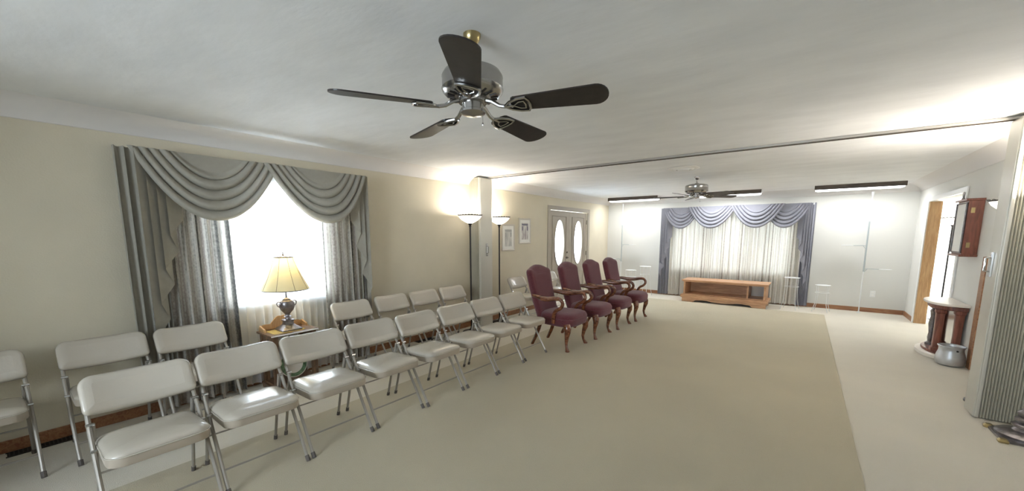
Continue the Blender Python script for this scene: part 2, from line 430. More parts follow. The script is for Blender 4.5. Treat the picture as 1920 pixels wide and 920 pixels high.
# ------------------------------------------------------------------ double doors
root = empty('door_1', kind='structure')
def cas(nm, y0, y1, z0, z1): box(nm, M['door'], XL - .005, XL + .022, y0, y1, z0, z1, root, .005)
cas('casing', D1[0]-.09, D1[0]+.01, 0, 2.11); cas('casing', D1[1]-.01, D1[1]+.09, 0, 2.11); cas('head_casing', D1[0]+.01, D1[1]-.01, 2.02, 2.11)
def leaf(y0, y1, hinge):
    yc = (y0+y1)/2; zc = 1.32; a, b = .195, .50
    # leaf slab with an oval hole: ring of quads between the oval and the rectangle
    mb = MB(); n = 64; X0, X1 = XL - .065, XL - .022
    def rp(t):
        dx, dz = cos(t), sin(t); hw = (y1-y0)/2
        k = min(hw/abs(dx) if abs(dx) > 1e-6 else 1e9, ((2.02-zc) if dz > 0 else (zc-.01))/abs(dz) if abs(dz) > 1e-6 else 1e9)
        return yc + dx*k, zc + dz*k
    ang = sorted([2*pi*k/n for k in range(n)] + [math.atan2(zz-zc, yy-yc) % (2*pi) for yy in (y0, y1) for zz in (.01, 2.02)])
    ov = [(yc + a*cos(t), zc + b*sin(t)) for t in ang]; rc = [rp(t) for t in ang]; m = len(ang)
    vs = []; fs = []
    for X in (X0, X1): vs += [(X, *p) for p in ov] + [(X, *p) for p in rc]
    for k in range(m):
        j = (k+1) % m
        fs += [(k, j, m+j, m+k), (2*m+k, 2*m+j, 3*m+j, 3*m+k), (k, j, 2*m+j, 2*m+k), (m+k, m+j, 3*m+j, 3*m+k)]
    mb.add(vs, fs)
    lf = mb.build('door_leaf', M['door'], root, smooth=30)
    mo = MB(); mo.tube([(X1+.004, yc+(a+.012)*cos(2*pi*k/48), zc+(b+.012)*sin(2*pi*k/48)) for k in range(48)], .014, 8, closed=True)
    mo.build('oval_moulding', M['door'], lf)
    g = MB(); g.rings([[(X, yc+(a+.005)*cos(2*pi*k/48), zc+(b+.005)*sin(2*pi*k/48)) for k in range(48)] for X in (XL-.048, XL-.042)])
    gl = g.build('oval_glass', M['frost'], lf, smooth=0)
    ld = MB()
    X = XL - .040
    ld.tube([(X, yc+.11*cos(2*pi*k/32), zc+.34*sin(2*pi*k/32)) for k in range(32)], .003, 5, closed=True)
    for sg in (-1, 1):
        ld.tube([(X, yc+sg*(.012+.035*sin(pi*k/12)), zc-.12+.24*k/12) for k in range(13)], .003, 5)
        ld.tube([(X, yc+sg*.03*sin(2*pi*k/12), zc+sg*.2+.05*cos(2*pi*k/12)) for k in range(13)], .003, 5)
    ld.tube([(X, yc, zc-.5), (X, yc, zc-.12)], .003, 5); ld.tube([(X, yc, zc+.12), (X, yc, zc+.5)], .003, 5)
    for sg in (-1, 1): ld.tube([(X, yc+sg*.11, zc), (X, yc+sg*.195, zc)], .003, 5)
    ld.build('leading', M['lead'], lf)
    # raised rectangular mouldings: one round the oval, two low panels
    for (a0, a1, z0, z1) in ((yc-.30, yc+.30, .74, 1.90), (yc-.30, yc-.04, .16, .62), (yc+.04, yc+.30, .16, .62)):
        mm = MB(); mm.tube([(X1+.004, a0, z0), (X1+.004, a1, z0), (X1+.004, a1, z1), (X1+.004, a0, z1)], .011, 6, closed=True)
        mm.build('panel_moulding', M['door'], lf, smooth=0)
    for z in (.25, 1.05, 1.80):
        yh = y0 + .004 if hinge < 0 else y1 - .004
        h = MB(); h.lathe([(.007, -.05), (.007, .05)], (X1+.01, yh, z), 8); h.build('hinge', M['door_dark'], lf)
    return lf
la = leaf(D1[0]+.012, 8.008, -1); lb = leaf(8.012, D1[1]-.012, 1)
h = MB(); h.lathe([(.026, 0), (.026, .01), (.01, .012), (.01, .04)], (0, 0, 0), 12)
h.xf(Matrix.Translation((XL-.022, 7.93, .98)) @ Matrix.Rotation(pi/2, 4, 'Y'))
h.tube([(XL+.02, 7.93, .98), (XL+.02, 7.82, .985)], .010, 8); h.build('lever_handle', M['door_dark'], la)
h = MB(); h.lathe([(.022, 0), (.022, .012), (.012, .016)], (0, 0, 0), 12); h.xf(Matrix.Translation((XL-.022, 7.93, 1.10)) @ Matrix.Rotation(pi/2, 4, 'Y'))
h.build('deadbolt', M['door_dark'], la)

# ------------------------------------------------------------------ right opening and the room beyond
root = empty('trim_4', kind='structure')
box('far_jamb', M['oak'], XR-.004, XR+WT+.004, OP[1]-.02, OP[1], 0, OP[3], root, .002)
box('far_casing', M['white'], XR-.018, XR, OP[1], OP[1]+.07, 0, OP[3]+.07, root, .004)
box('near_casing', M['white'], XR-.018, XR, OP[0]-.07, OP[0], 0, OP[3]+.07, root, .004)
box('head_casing', M['white'], XR-.018, XR, OP[0], OP[1], OP[3], OP[3]+.07, root, .004)
struct(wall('wall_hall_far', M['white_wall'], 'y', 12.0, XR+WT, 4.3, 0, ZC+.05, [], 1))
struct(wall('wall_hall_side', M['white_wall'], 'x', 4.2, 5.6, 12.0, 0, ZC+.05, [], 1))
struct(wall('wall_hall_near', M['white_wall'], 'y', 5.7, XR+WT, 4.3, 0, ZC+.05, [], -1))
# added lamp throwing fill light through the opening; no known fixture there
hl = empty('hall_fill_lamp', (2.9, 9.2, ZC), label='added round fill lamp in the hall beyond the right opening', cat='lamp')
MB().lathe([(.16, -.001), (.17, -.02), (.15, -.06), (.09, -.085), (.0005, -.09)], (0, 0, 0), 28).build('globe', M['tube'], hl)
MB().lathe([(.18, -.0005), (.18, -.012), (.172, -.018)], (0, 0, 0), 28, cap=False).build('rim', M['nickel'], hl)
d = bpy.data.lights.new('hall_fill_light', 'POINT'); d.energy = 6; d.color = (1, .95, .88); d.shadow_soft_size = .12
q = bpy.data.objects.new('hall_fill_light', d); C.objects.link(q); q.parent = hl; q.location = (0, 0, -.22)
# wooden edge strip on the right wall, nearer than the console
struct(box('trim_5', M['base'], XR-.022, XR, 6.42, 6.54, 0, 1.26, None, .004))

# ------------------------------------------------------------------ folding partition and its track
YP = 4.90
tr = MB().box(XL+.19, XR-.2, YP-.035, YP+.035, ZC-.022, ZC-.0005)
trk = empty('ceiling_track', label='long grey aluminium partition track running across the ceiling', cat='track')
tr.build('track_channel', M['track'], trk, smooth=0, bevel=.003)
MB().box(XL+.2, XR-.21, YP-.008, YP+.008, ZC-.030, ZC-.022).build('track_slot', M['door_dark'], trk, smooth=0)
def partition(side, label):
    if side < 0: xs, xe, YP, hw = XL+.002, XL+.19, 4.81, .155
    else: xs, xe, YP, hw = XR-.002, 1.268, 4.85, .125
    root = empty('folding_partition', (0, 0, 0), label=label, cat='partition')
    n = 12 if side < 0 else 20; d = (xe - xs) / n
    z0, z1 = .012, ZC-.034
    for face in (-1, 1):
        for k in range(n):
            xa, xb = xs + d*k, xs + d*(k+1); xm = (xa+xb)/2
            # each pleat: a folded strip standing proud of the core
            y0 = YP + face*(hw-.03); y1 = YP + face*hw
            mb = MB(); m = 4
            r = [[(xa, y0, z), (xa + d*.12, y0 + (y1-y0)*.75, z), (xm - d*.12, y1, z), (xm + d*.12, y1, z), (xb - d*.12, y0 + (y1-y0)*.75, z), (xb, y0, z), (xb, YP, z), (xa, YP, z)] for z in (z0, z1)]
            mb.rings(r); mb.build('pleat', M['partition'], root, smooth=50)
    e = -1 if side > 0 else 1
    box('lead_post', M['post'], *sorted((xe, xe + e*.035)), YP-hw+.015, YP+hw-.015, .006, z1, root, .006)
    box('post_edge', M['post'], *sorted((xe + e*.002, xe + e*.028)), YP-hw, YP-hw+.0145, .006, z1, root, .008)
    box('post_edge', M['post'], *sorted((xe + e*.002, xe + e*.028)), YP+hw-.0145, YP+hw, .006, z1, root, .008)
    l = box('latch', M['chrome'], *sorted((xe + e*.035, xe + e*.05)), YP-.02, YP+.02, 1.16, 1.36, root, .003)
    hd = MB(); hd.tube([(xe + e*.05, YP, 1.2), (xe + e*.075, YP, 1.21), (xe + e*.075, YP, 1.31), (xe + e*.05, YP, 1.32)], .007, 8); hd.build('latch_handle', M['chrome'], l)
    box('top_cap', M['partition'], *sorted((xs, xe + e*.035)), YP-hw, YP+hw, ZC-.034, ZC-.0305, root)
    return root
partition(-1, 'folded grey-beige accordion partition stacked at the left wall between two torchieres')
partition(1, 'folded grey ribbed accordion partition stacked at the right edge of the room')

# ------------------------------------------------------------------ curtains
def MAPL(s, n, z): return (XL + n, s, z)
def MAPB(s, n, z): return (s, YB - n, z)
def pleated(mapf, s0, s1, z0, z1, nf, amp, n0, m, name, parent=None, seed=0, taper=0, flip=1, nz=14):
    rnd = random.Random(seed); ph = [rnd.uniform(-.6, .6) for _ in range(40)]; am = [rnd.uniform(.6, 1.2) for _ in range(40)]
    def fn(u, v):
        q = u * nf; i = int(q); f = q - i
        sm = f*f*(3-2*f)
        a = am[i] * (1-sm) + am[i+1] * sm
        w = sin(2*pi*q + ph[i] * (1-sm) + ph[i+1]*sm)
        w = w * (1 + .25*abs(w))
        k = .55 + .45*v
        s = s0 + (s1-s0)*u + (s1-s0)/nf*.18*cos(2*pi*q)*k + taper*v*(u-.5)
        return mapf(s, n0 + amp*a*w*k, z1 + (z0-z1)*v + .004*sin(7*u*nf))
    mb = MB(); mb.grid(fn, int(nf*12), nz, us=(s1-s0)*1.0, vs_=1); return mb.build(name, m, parent, smooth=80)
def swag(mapf, s0, s1, zt, drop, n0, m, parent, folds=6, amp=.022, g=.36, seed=0, p=2.1, skew=0.0, flip=False):
    rnd = random.Random(seed); ja = [rnd.uniform(.75, 1.25) for _ in range(12)]
    def fn(u, v):
        w = s1 - s0
        a = s0 + g*w*(1-v)**1.1; b = s1 - g*w*(1-v)**1.1
        t = u
        s = a + (b-a)*t + skew*w*sin(pi*t)*v
        sh = 1 - abs(2*t-1)**p
        sag = drop*(v**.92)
        q = v*folds; i = int(min(q, folds-1e-6)); 
        ridge = abs(sin(pi*q))**.75 * ja[i]
        fa = amp * min(1, max(0, (v-.22)/.12)) * (.55 + .45*sin(pi*t))
        z = zt - sag*sh - .010*ridge*(fa/amp)*sh
        n = n0 + .06*v*sin(pi*t)**.7 + fa*ridge + .012*v
        return mapf(s, n, z)
    mb = MB(); mb.grid(fn, 44, folds*12, 1, 1); return mb.build('swag', m, parent, smooth=80)
def cascade(mapf, so, si, zt, zlong, zshort, n0, m, parent, nz=24, folds=4):
    """zig-zag tail: so outer edge (long), si inner edge (short)"""
    dr = 1 if si > so else -1; wd = abs(si-so)
    path = []
    N = folds*2*5
    for k in range(N+1):
        q = k/N; zz = q*folds*2; i = int(zz); f = zz-i
        tri = f if i % 2 == 0 else 1-f
        path.append((si - dr*wd*.80*q - dr*wd*.30*tri + dr*wd*.0, n0 + .055*tri + .004*i, q))
    def fn(u, v):
        k = u*N; i = min(int(k), N-1); f = k-i
        a, b = path[i], path[i+1]; s = a[0]+(b[0]-a[0])*f; n = a[1]+(b[1]-a[1])*f; q = u
        zl = zshort + (zlong-zshort)*q**1.05
        return mapf(s + .0*v, n, zt + (zl-zt)*v)
    mb = MB(); mb.grid(fn, N, nz, 1, 1); return mb.build('cascade', m, parent, smooth=50)

# left window dressing
pleated(MAPL, 1.10, 2.38, .03, 2.12, 17, .016, .06, M['sheer'], 'sheer_curtain', seed=5)
tag(bpy.data.objects['sheer_curtain'], 'white sheer curtain glowing behind the table lamp in the left window', 'curtain')
o = pleated(MAPL, .74, 1.34, .03, 2.10, 7.5, .034, .115, M['stripe'], 'striped_curtain', seed=7, taper=.04)
tag(o, 'grey and beige striped curtain panel left of the table lamp', 'curtain', 'striped curtain panels of the left window')
o = pleated(MAPL, 2.18, 2.68, .03, 2.10, 6.5, .032, .115, M['stripe'], 'striped_curtain', seed=9, taper=.02)
tag(o, 'grey and beige striped curtain panel right of the table lamp', 'curtain', 'striped curtain panels of the left window')
dl = empty('swag_drapery', label='grey satin drapery with two deep swags and side tails over the left window', cat='drapery')
pleated(MAPL, .625, .86, .42, 2.165, 4.2, .018, .125, M['grey_drape'], 'side_drape', dl, seed=3)
pleated(MAPL, 2.62, 2.73, .50, 2.165, 2.2, .016, .13, M['grey_drape'], 'side_drape', dl, seed=4)
cascade(MAPL, .73, 1.00, 2.16, .52, 1.62, .150, M['grey_drape'], dl)
cascade(MAPL, 2.70, 2.50, 2.16, .72, 1.66, .165, M['grey_drape'], dl, folds=3)
swag(MAPL, .70, 1.76, 2.165, .545, .19, M['swag'], dl, folds=6, amp=.050, seed=1, skew=-.02)
swag(MAPL, 1.62, 2.68, 2.165, .545, .215, M['swag'], dl, folds=6, amp=.050, seed=2, skew=.03)
MB().box(XL+.01, XL+.12, .76, 2.66, 2.12, 2.150).build('board', M['white'], dl, smooth=0)

# back window dressing
o = pleated(MAPB, -2.66, -1.36, .03, 2.08, 15, .028, .10, M['far_stripe'], 'long_curtain', seed=21)
tag(o, 'sunlit cream striped curtain, left half of the far window', 'curtain', 'cream curtains of the far window')
o = pleated(MAPB, -1.38, .02, .03, 2.08, 15, .028, .10, M['far_stripe'], 'long_curtain', seed=22)
tag(o, 'sunlit cream striped curtain, right half of the far window behind the low bench end', 'curtain', 'cream curtains of the far window')
db = empty('swag_drapery', label='grey satin drapery in a lit silver tint with four swags and long tails over the far window', cat='drapery')
pleated(MAPB, -2.90, -2.66, .03, 2.14, 4, .025, .13, M['far_drape'], 'side_drape', db, seed=13)
pleated(MAPB, -.06, .13, .03, 2.14, 4, .025, .13, M['far_drape'], 'side_drape', db, seed=14)
cascade(MAPB, -2.86, -2.60, 2.13, .45, 1.45, .165, M['far_drape'], db)
cascade(MAPB, .08, -.14, 2.13, .45, 1.45, .165, M['far_drape'], db)
swag(MAPB, -2.84, -1.98, 2.14, .50, .17, M['far_drape'], db, folds=6, amp=.040, seed=31)
swag(MAPB, -.80, .06, 2.14, .50, .17, M['far_drape'], db, folds=6, amp=.040, seed=32)
swag(MAPB, -2.26, -1.24, 2.145, .50, .20, M['far_drape'], db, folds=6, amp=.040, seed=33)
swag(MAPB, -1.38, -.38, 2.145, .50, .215, M['far_drape'], db, folds=6, amp=.040, seed=34)
MB().box(-2.88, .10, YB-.16, YB-.01, 2.10, 2.138).build('board', M['white'], db, smooth=0)

# ------------------------------------------------------------------ folding chairs
def folding_chair(label, group):
    root = empty('folding_chair', label=label, cat='chair', group=group)
    H = .745; XF, XT = .24, -.215
    def post(z): return XF + (XT-XF)*z/H
    r = .0105
    for sg in (-1, 1):
        lg = MB().tube([(post(.012), sg*.222, .012), (post(.3), sg*.222, .3), (post(.5), sg*.220, .5), (post(.69), sg*.212, .69)], r, 8).build('leg', M['chairmetal'], root)
        MB().tube([(post(0)+.001, sg*.222, 0), (post(.035), sg*.222, .032)], .0135, 8).build('foot_cap', M['rubber'], lg)
        lg = MB().tube([(-.24, sg*.205, .012), (-.165, sg*.205, .26), (-.085, sg*.205, .53)], .0095, 8).build('leg', M['chairmetal'], root)
        MB().tube([(-.243, sg*.205, 0), (-.232, sg*.205, .032)], .0125, 8).build('foot_cap', M['rubber'], lg)
        hb = MB(); hb.tube([(-.075, sg*.2135, .525), (-.10, sg*.2135, .46), (-.115, sg*.2135, .405)], .010, 6, flat=.4)
        hb.tube([(-.075, sg*.200, .53), (-.075, sg*.232, .53)], .008, 8); hb.tube([(.0, sg*.198, .415), (.0, sg*.234, .415)], .008, 8)
        hb.build('hinge', M['chrome'], root)
    # top hoop behind the backrest
    pts = [(post(.69), -.212, .69)]
    for k in range(9):
        a = pi/2*k/8; pts.append((post(.69+.05*sin(a)), -.212 + .05*(1-cos(a)), .69 + .05*sin(a)))
    pts2 = [(p[0], -p[1], p[2]) for p in reversed(pts)]
    MB().tube(pts + pts2, r, 8).build('back_frame', M['chairmetal'], root)
    for z, x, hw in ((.125, post(.125), .222), (.215, -.178, .205)):
        MB().tube([(x, -hw, z), (x, hw, z)], .006, 6).build('stretcher', M['chairmetal'], root)
    # backrest: rounded plate tilted along the posts, bowed
    tilt = math.atan2(XF-XT, H)
    def place(rings, curve=.03):
        out = []
        for ring in rings:
            rr = []
            for (a, b, c) in ring:              # a = along y, b = up the post, c = thickness forward
                n = c + curve*(a/.22)**2 - curve*.5
                z0 = .655 + b*cos(tilt); x0 = post(.655) - b*sin(tilt)
                rr.append((x0 + n*cos(tilt), a, z0 + n*sin(tilt)))
            out.append(rr)
        return out
    def mul(w, h, rr_, prof):
        rg = cushion2(w, h, rr_, .028, prof, 8)
        # split long edges so that the bow shows
        out = []
        for ring in rg:
            n = len(ring); q = []
            for i in range(n):
                p, p2 = ring[i], ring[(i+1) % n]
                q.append(p)
                if abs(p2[0]-p[0]) > .1:
                    for t in (.1, .2, .3, .4, .5, .6, .7, .8, .9): q.append(tuple(p[j]+(p2[j]-p[j])*t for j in range(3)))
            out.append(q)
        return out
    def capped(rings, name, m, par):
        mb = MB(); n = len(rings[0]); mb.rings(rings, False, False)
        # centre strips: join the inner rings to a mid line
        for ri, flip in ((0, True), (len(rings)-1, False)):
            ring = rings[ri]; o0 = len(mb.v)
            ym = sum(p[0] for p in ring)/n
            mb.v += ring; idx = list(range(o0, o0+n))
            # stitch left/right mirrored points as quads (ring is symmetric about its vertical axis)
            i, j = 0, n-1
            while j - i > 1:
                mb.f.append((idx[i], idx[i+1], idx[j-1], idx[j])) if j-i > 2 else mb.f.append((idx[i], idx[i+1], idx[j]))
                i += 1; j -= 1
        return mb.build(name, m, par, smooth=60)
    w, h = .468, .212
    prof = [(.010, -.004), (.0, .004), (.002, .020), (.008, .030), (.022, .036), (.05, .040)]
    rr = mul(w, h, .065, prof)
    def rot(ring):   # start the ring on the right edge so that i / n-1-i pair up across the height
        k = max(range(len(ring)), key=lambda i: (round(ring[i][0], 5), -abs(ring[i][1]), ring[i][1]))
        return ring[k:] + ring[:k]
    rr = [rot(q) for q in rr]
    capped(place(rr), 'backrest', M['vinyl'], root)
    # seat: tan steel pan with a padded top, piped edge
    def seat(ins, z, taper=.02):
        pts = rrect(.40 - 2*ins, .415 - 2*ins, .075 - ins*.8, 8, .055, 0)
        return [(x, y*(1 - taper*(.25-x)/.4), z - .035*(0) + (x-.055)*.035) for x, y in pts]
    MB().rings([seat(.02, .383), seat(.003, .386), seat(0, .393), seat(0, .428), seat(.006, .431)]).build('seat_pan', M['apron'], root, smooth=50)
    MB().rings([seat(.004, .4315), seat(.0, .437), seat(.004, .446), seat(.014, .455), seat(.04, .464), seat(.085, .470), seat(.14, .472), seat(.19, .472)]).build('seat', M['vinyl'], root, smooth=60)
    rim = seat(-.001, .4325); MB().tube(rim, .0035, 5, closed=True).build('piping', M['vinyl'], root)
    return root

ordn = ['nearest', 'second', 'third', 'fourth', 'fifth', 'sixth', 'seventh', 'eighth']
front_y = [.425, .905, 1.39, 1.89, 2.375, 2.895, 3.395, 3.91]
front_lab = ['beige folding chair nearest the camera in the front row, wrinkled vinyl seat',
 'second beige folding chair from the camera in the front row',
 'third beige folding chair of the front row, before the lamp table',
 'fourth beige folding chair from the camera in the front row',
 'fifth beige folding chair from the camera in the front row',
 'sixth beige folding chair of the front row, third before the red armchairs',
 'seventh beige folding chair of the front row, second before the red armchairs',
 'beige folding chair beside the nearest red armchair at the far end of the front row']
XFR = -2.77
ch0 = folding_chair(front_lab[0], 'front row of folding chairs'); ch0.location = (XFR, front_y[0], .0075)
for i in range(1, 8):
    c = dup(ch0, (XFR + random.uniform(-.01, .01), front_y[i], .0075), R(random.uniform(-1.5, 1.5)), front_lab[i])
back = [(-3.92, -.17, 0, 'beige folding chair cut by the left picture edge, against the wall'),
        (-3.92, .43, 0, 'beige folding chair at the wall directly behind the nearest front-row chair'),
        (-3.88, .93, 0, 'beige back-row folding chair in front of the striped curtain left of the lamp table'),
        (-3.90, 2.38, 0, 'beige back-row folding chair in front of the curtain right of the lamp table'),
        (-3.93, 2.94, 0, 'first beige folding chair against the bare wall right of the curtain'),
        (-3.93, 3.46, 0, 'middle beige folding chair against the bare wall right of the curtain'),
        (-3.93, 3.99, 0, 'beige folding chair at the wall just before the torchiere and partition'),
        (-3.90, 5.56, 0, 'beige folding chair below the framed pictures beyond the partition'),
        (-3.93, 6.72, 0, 'pale folding chair seen between the first two red armchairs by the doors')]
for x, y, a, lab in back:
    c = dup(ch0, (x, y, 0), R(a), lab); c['group'] = 'back row of folding chairs'

# ------------------------------------------------------------------ burgundy armchairs
def armchair(label, group):
    root = empty('armchair', label=label, cat='armchair', group=group)
    # seat: tight rounded cushion, wider at the front
    def so(ins, z):
        pts = []
        n = 48
        for k in range(n):
            a = 2*pi*k/n; c, s = cos(a), sin(a)
            x = (abs(c)**.55)*(1 if c > 0 else -1); y = (abs(s)**.62)*(1 if s > 0 else -1)
            hx, hy = .29 - ins, .305 - ins
            X = .055 + hx*x; Y = hy*y*(1 - .20*(1 - (x+1)/2))
            pts.append((X, Y, z))
        return pts
    MB().rings([so(.03, .315), so(.012, .325), so(.006, .35), so(.0, .385), so(.004, .43), so(.02, .46), so(.06, .478), so(.12, .487), so(.2, .49)]).build('seat', M['red'], root, smooth=70)
    MB().tube(so(.004, .415), .006, 6, closed=True).build('piping', M['red'], root)
    # back: tall slab with shouldered arch top
    def bo(ins, t):
        n = 20; pts = []
        W0, W1, Z0, Z1 = .225, .255, .36, 1.085
        right = []
        for k in range(n+1):
            q = k/n; right.append(((W0 + (W1-W0)*q), Z0 + (Z1-.11-Z0)*q))
        for k in range(1, 13):
            a = pi/2*k/12
            right.append((W1 - .06*(1-cos(a)) if a < pi/2 else W1-.06, Z1-.11+.055*sin(a)))
        for k in range(1, 13):
            q = k/12; right.append(((W1-.06)*(1-q), Z1-.055 + .05*sin(pi/2*q)))
        left = [(-a, b) for a, b in reversed(right[:-1])]
        for a, b in right + left:
            cx, cz = 0, .72
            sx = (abs(a)-ins)/abs(a) if abs(a) > .02 else 1
            sz = 1 - ins/.37
            y = a*sx; z = cz + (b-cz)*sz
            lean = -.175 - (z-.36)*.27 - .02*sin((z-.36)*4)
            pts.append((lean + t + .018*(y/.25)**2, y, z))
        return pts
    rings = [bo(.03, -.045), bo(.008, -.04), bo(.0, -.02), bo(.0, .02), bo(.008, .038), bo(.03, .05), bo(.08, .058)]
    def split(rs):
        return rs
    mb = MB(); mb.rings(rings, False, False)
    for ri in (0, len(rings)-1):
        ring = rings[ri]; o0 = len(mb.v); mb.v += ring; n = len(ring)
        i, j = 0, n-1
        while j-i > 1:
            mb.f.append((o0+i, o0+i+1, o0+j-1, o0+j) if j-i > 2 else (o0+i, o0+i+1, o0+j)); i += 1; j -= 1
    mb.build('backrest', M['red'], root, smooth=60)
    for sg in (-1, 1):
        # gooseneck arm: back post -> forward -> scroll down and back to the seat rail
        P = [(-.26, .25, .69), (-.18, .275, .685), (-.08, .305, .67), (.03, .325, .675), (.12, .33, .69), (.185, .325, .688), (.222, .32, .655), (.225, .315, .61), (.19, .31, .565), (.135, .305, .535), (.10, .30, .49), (.085, .295, .43), (.08, .29, .36)]
        rad = [.022, .030, .036, .032, .026, .024, .023, .022, .022, .022, .024, .026, .024]
        # smooth the path
        pts = []; rs = []
        for i in range(len(P)-1):
            p0, p1, p2, p3 = (Vector(P[max(i-1, 0)]), Vector(P[i]), Vector(P[i+1]), Vector(P[min(i+2, len(P)-1)]))
            for k in range(4):
                t = k/4; q = .5*((2*p1) + (-p0+p2)*t + (2*p0-5*p1+4*p2-p3)*t*t + (-p0+3*p1-3*p2+p3)*t**3)
                pts.append((q.x, q.y*sg, q.z)); rs.append(rad[i] + (rad[i+1]-rad[i])*t)
        pts.append((P[-1][0], P[-1][1]*sg, P[-1][2])); rs.append(rad[-1])
        MB().tube(pts, rs, 10).build('arm', M['cherry'], root, smooth=70)
        # cabriole front leg
        path = [(.25, .235, .345), (.268, .25, .30), (.272, .255, .25), (.255, .243, .18), (.245, .235, .11), (.252, .24, .06), (.268, .252, .028), (.275, .258, .008)]
        rad = [.048, .048, .039, .028, .020, .016, .023, .021]
        lg = MB().tube([(x, y*sg, z) for x, y, z in path], rad, 10).build('leg', M['cherry'], root, smooth=70)
        MB().lathe([(.012, 0), (.027, .004), (.029, .014), (.020, .024)], (.277, .26*sg, 0), 12).build('pad_foot', M['cherry'], lg)
        path = [(-.17, .19, .36), (-.20, .195, .24), (-.245, .20, .12), (-.305, .205, .0)]
        MB().tube([(x, y*sg, z) for x, y, z in path], [.032, .029, .025, .022], 4).build('leg', M['cherry'], root, smooth=30)
    return root
rl = ['burgundy high-back armchair nearest the folding chairs', 'second burgundy high-back armchair from the folding chairs',
      'third burgundy high-back armchair from the folding chairs', 'burgundy high-back armchair at the far end of the row']
ac = armchair(rl[0], 'row of burgundy armchairs'); ac.location = (-2.60, 4.555, .0075)
for (x, y, a), lab in zip([(-2.57, 5.335, 0), (-2.535, 6.085, 0), (-2.51, 6.835, 0)], rl[1:]):
    dup(ac, (x, y, .0075), R(a), lab)

# ------------------------------------------------------------------ ceiling fans
def fan(loc, ang0, zdrop, rad, label, tilt=(0, 0), zb=.34, motor=.148):
    root = empty('ceiling_fan', loc, label=label, cat='fan', group='ceiling fans')
    # z measured down from the ceiling
    zm = -zb + .05           # underside of the motor
    mt = zm + (.118 if motor < .16 else .135)           # top of the motor
    MB().lathe([(.040, .008), (.040, -.012), (.034, -.030), (.020, -.044), (.014, -.05)], (0, 0, 0), 28).build('canopy', M['brass'] if motor < .16 else M['nickel'], root)
    MB().lathe([(.012, -.055), (.012, mt+.02), (.03, mt+.016), (.034, mt)], (0, 0, 0), 16).build('downrod', M['nickel'], root)
    m_ = MB().lathe([(.03, mt+.006), (motor*.62, mt), (motor*.93, mt-.014), (motor, mt-.03), (motor*1.01, mt-.035), (motor, mt-.04), (motor, zm+.035), (motor*1.02, zm+.03), (motor*.99, zm+.02), (motor*.86, zm+.002), (motor*.55, zm-.004), (.04, zm-.004)], (0, 0, 0), 40).build('motor_housing', M['nickel'], root, smooth=40)
    vt = MB()
    for k in range(20):
        a = 2*pi*k/20; vt.tube([(motor*.60*cos(a), motor*.60*sin(a), zm-.002), (motor*.84*cos(a), motor*.84*sin(a), zm+.003)], .006, 5)
    vt.build('vent_rib', M['darkmetal'], m_)
    MB().lathe([(.052, zm), (.066, zm-.006), (.066, zm-.028), (.050, zm-.030), (.050, zm-.060), (.058, zm-.064), (.058, zm-.074), (.044, zm-.080), (.018, zm-.083), (.004, zm-.088)], (0, 0, 0), 32).build('switch_housing', M['nickel'], root)
    pc = MB(); pc.tube([(.055, 0, zm-.06), (.060, 0, zm-.07), (.060, 0, zm-.125)], .0012, 5); pc.lathe([(.001, 0), (.004, -.004), (.004, -.014), (.001, -.018)], (.060, 0, zm-.125), 8)
    pc.build('pull_chain', M['nickel'], root)
    for k in range(5):
        a = ang0 + 2*pi*k/5; Rm = Matrix.Rotation(a, 4, 'Z') @ Matrix.Translation((0, 0, -zb)) @ Matrix.Rotation(R(-12), 4, 'X')
        # blade outline (x along the radius)
        n = 10; r0, r1 = .185, rad; pts = []
        for q in range(n+1): pts.append((r0 + .02 + (r1-.075-r0)*q/n, -(.050 + .020*q/n)))
        for q in range(1, 12):
            t = -pi/2 + pi*q/12; pts.append((r1-.055 + .055*cos(t), .070*sin(t) if True else 0))
        for q in range(n, -1, -1): pts.append((r0 + .02 + (r1-.075-r0)*q/n, (.050 + .020*q/n)))
        for q in range(1, 6):
            t = pi/2 + pi*q/6; pts.append((r0+.02 + .02*cos(t), .05*sin(t)))
        bl = MB(); bl.rings([[(x, y, z) for x, y in pts] for z in (-.003, .003)]); bl.xf(Rm)
        b = bl.build('blade', M['blade'], root, smooth=0)
        # open-loop bracket under the blade
        br = MB(); zz = -.009
        loop = [(.155, .0), (.185, .028), (.225, .046), (.262, .050), (.272, .03), (.275, 0), (.272, -.03), (.262, -.050), (.225, -.046), (.185, -.028)]
        br.tube([(x, y, zz) for x, y in loop], .0065, 6, closed=True)
        loop2 = [(.200, 0), (.228, .024), (.250, .026), (.255, 0), (.250, -.026), (.228, -.024)]
        br.tube([(x, y, zz) for x, y in loop2], .0045, 6, closed=True)
        br.tube([(.155, 0, zz), (.202, 0, zz)], .008, 6)
        br.xf(Rm)
        st = len(br.v)
        br.tube([(.060, 0, zm+zb-.018), (.095, 0, zm+zb-.030), (.13, 0, -.002), (.16, 0, -.009)], [.012, .010, .009, .009], 8)
        br.xf(Matrix.Rotation(a, 4, 'Z') @ Matrix.Translation((0, 0, -zb)), st)
        br.build('blade_arm', M['nickel'], b)
    root.rotation_euler = (tilt[0], tilt[1], 0)
    return root
fan((-1.300, 1.433, ZC), R(-51.7), 0, .618, 'large ceiling fan with dark blades hanging in the foreground', tilt=(R(-1.5), R(-1.4)), zb=.325, motor=.140)
fan((-1.45, 6.86, ZC), R(-32), 0, .66, 'smaller looking nickel ceiling fan beyond the partition track, before the far window', zb=.30, motor=.17)

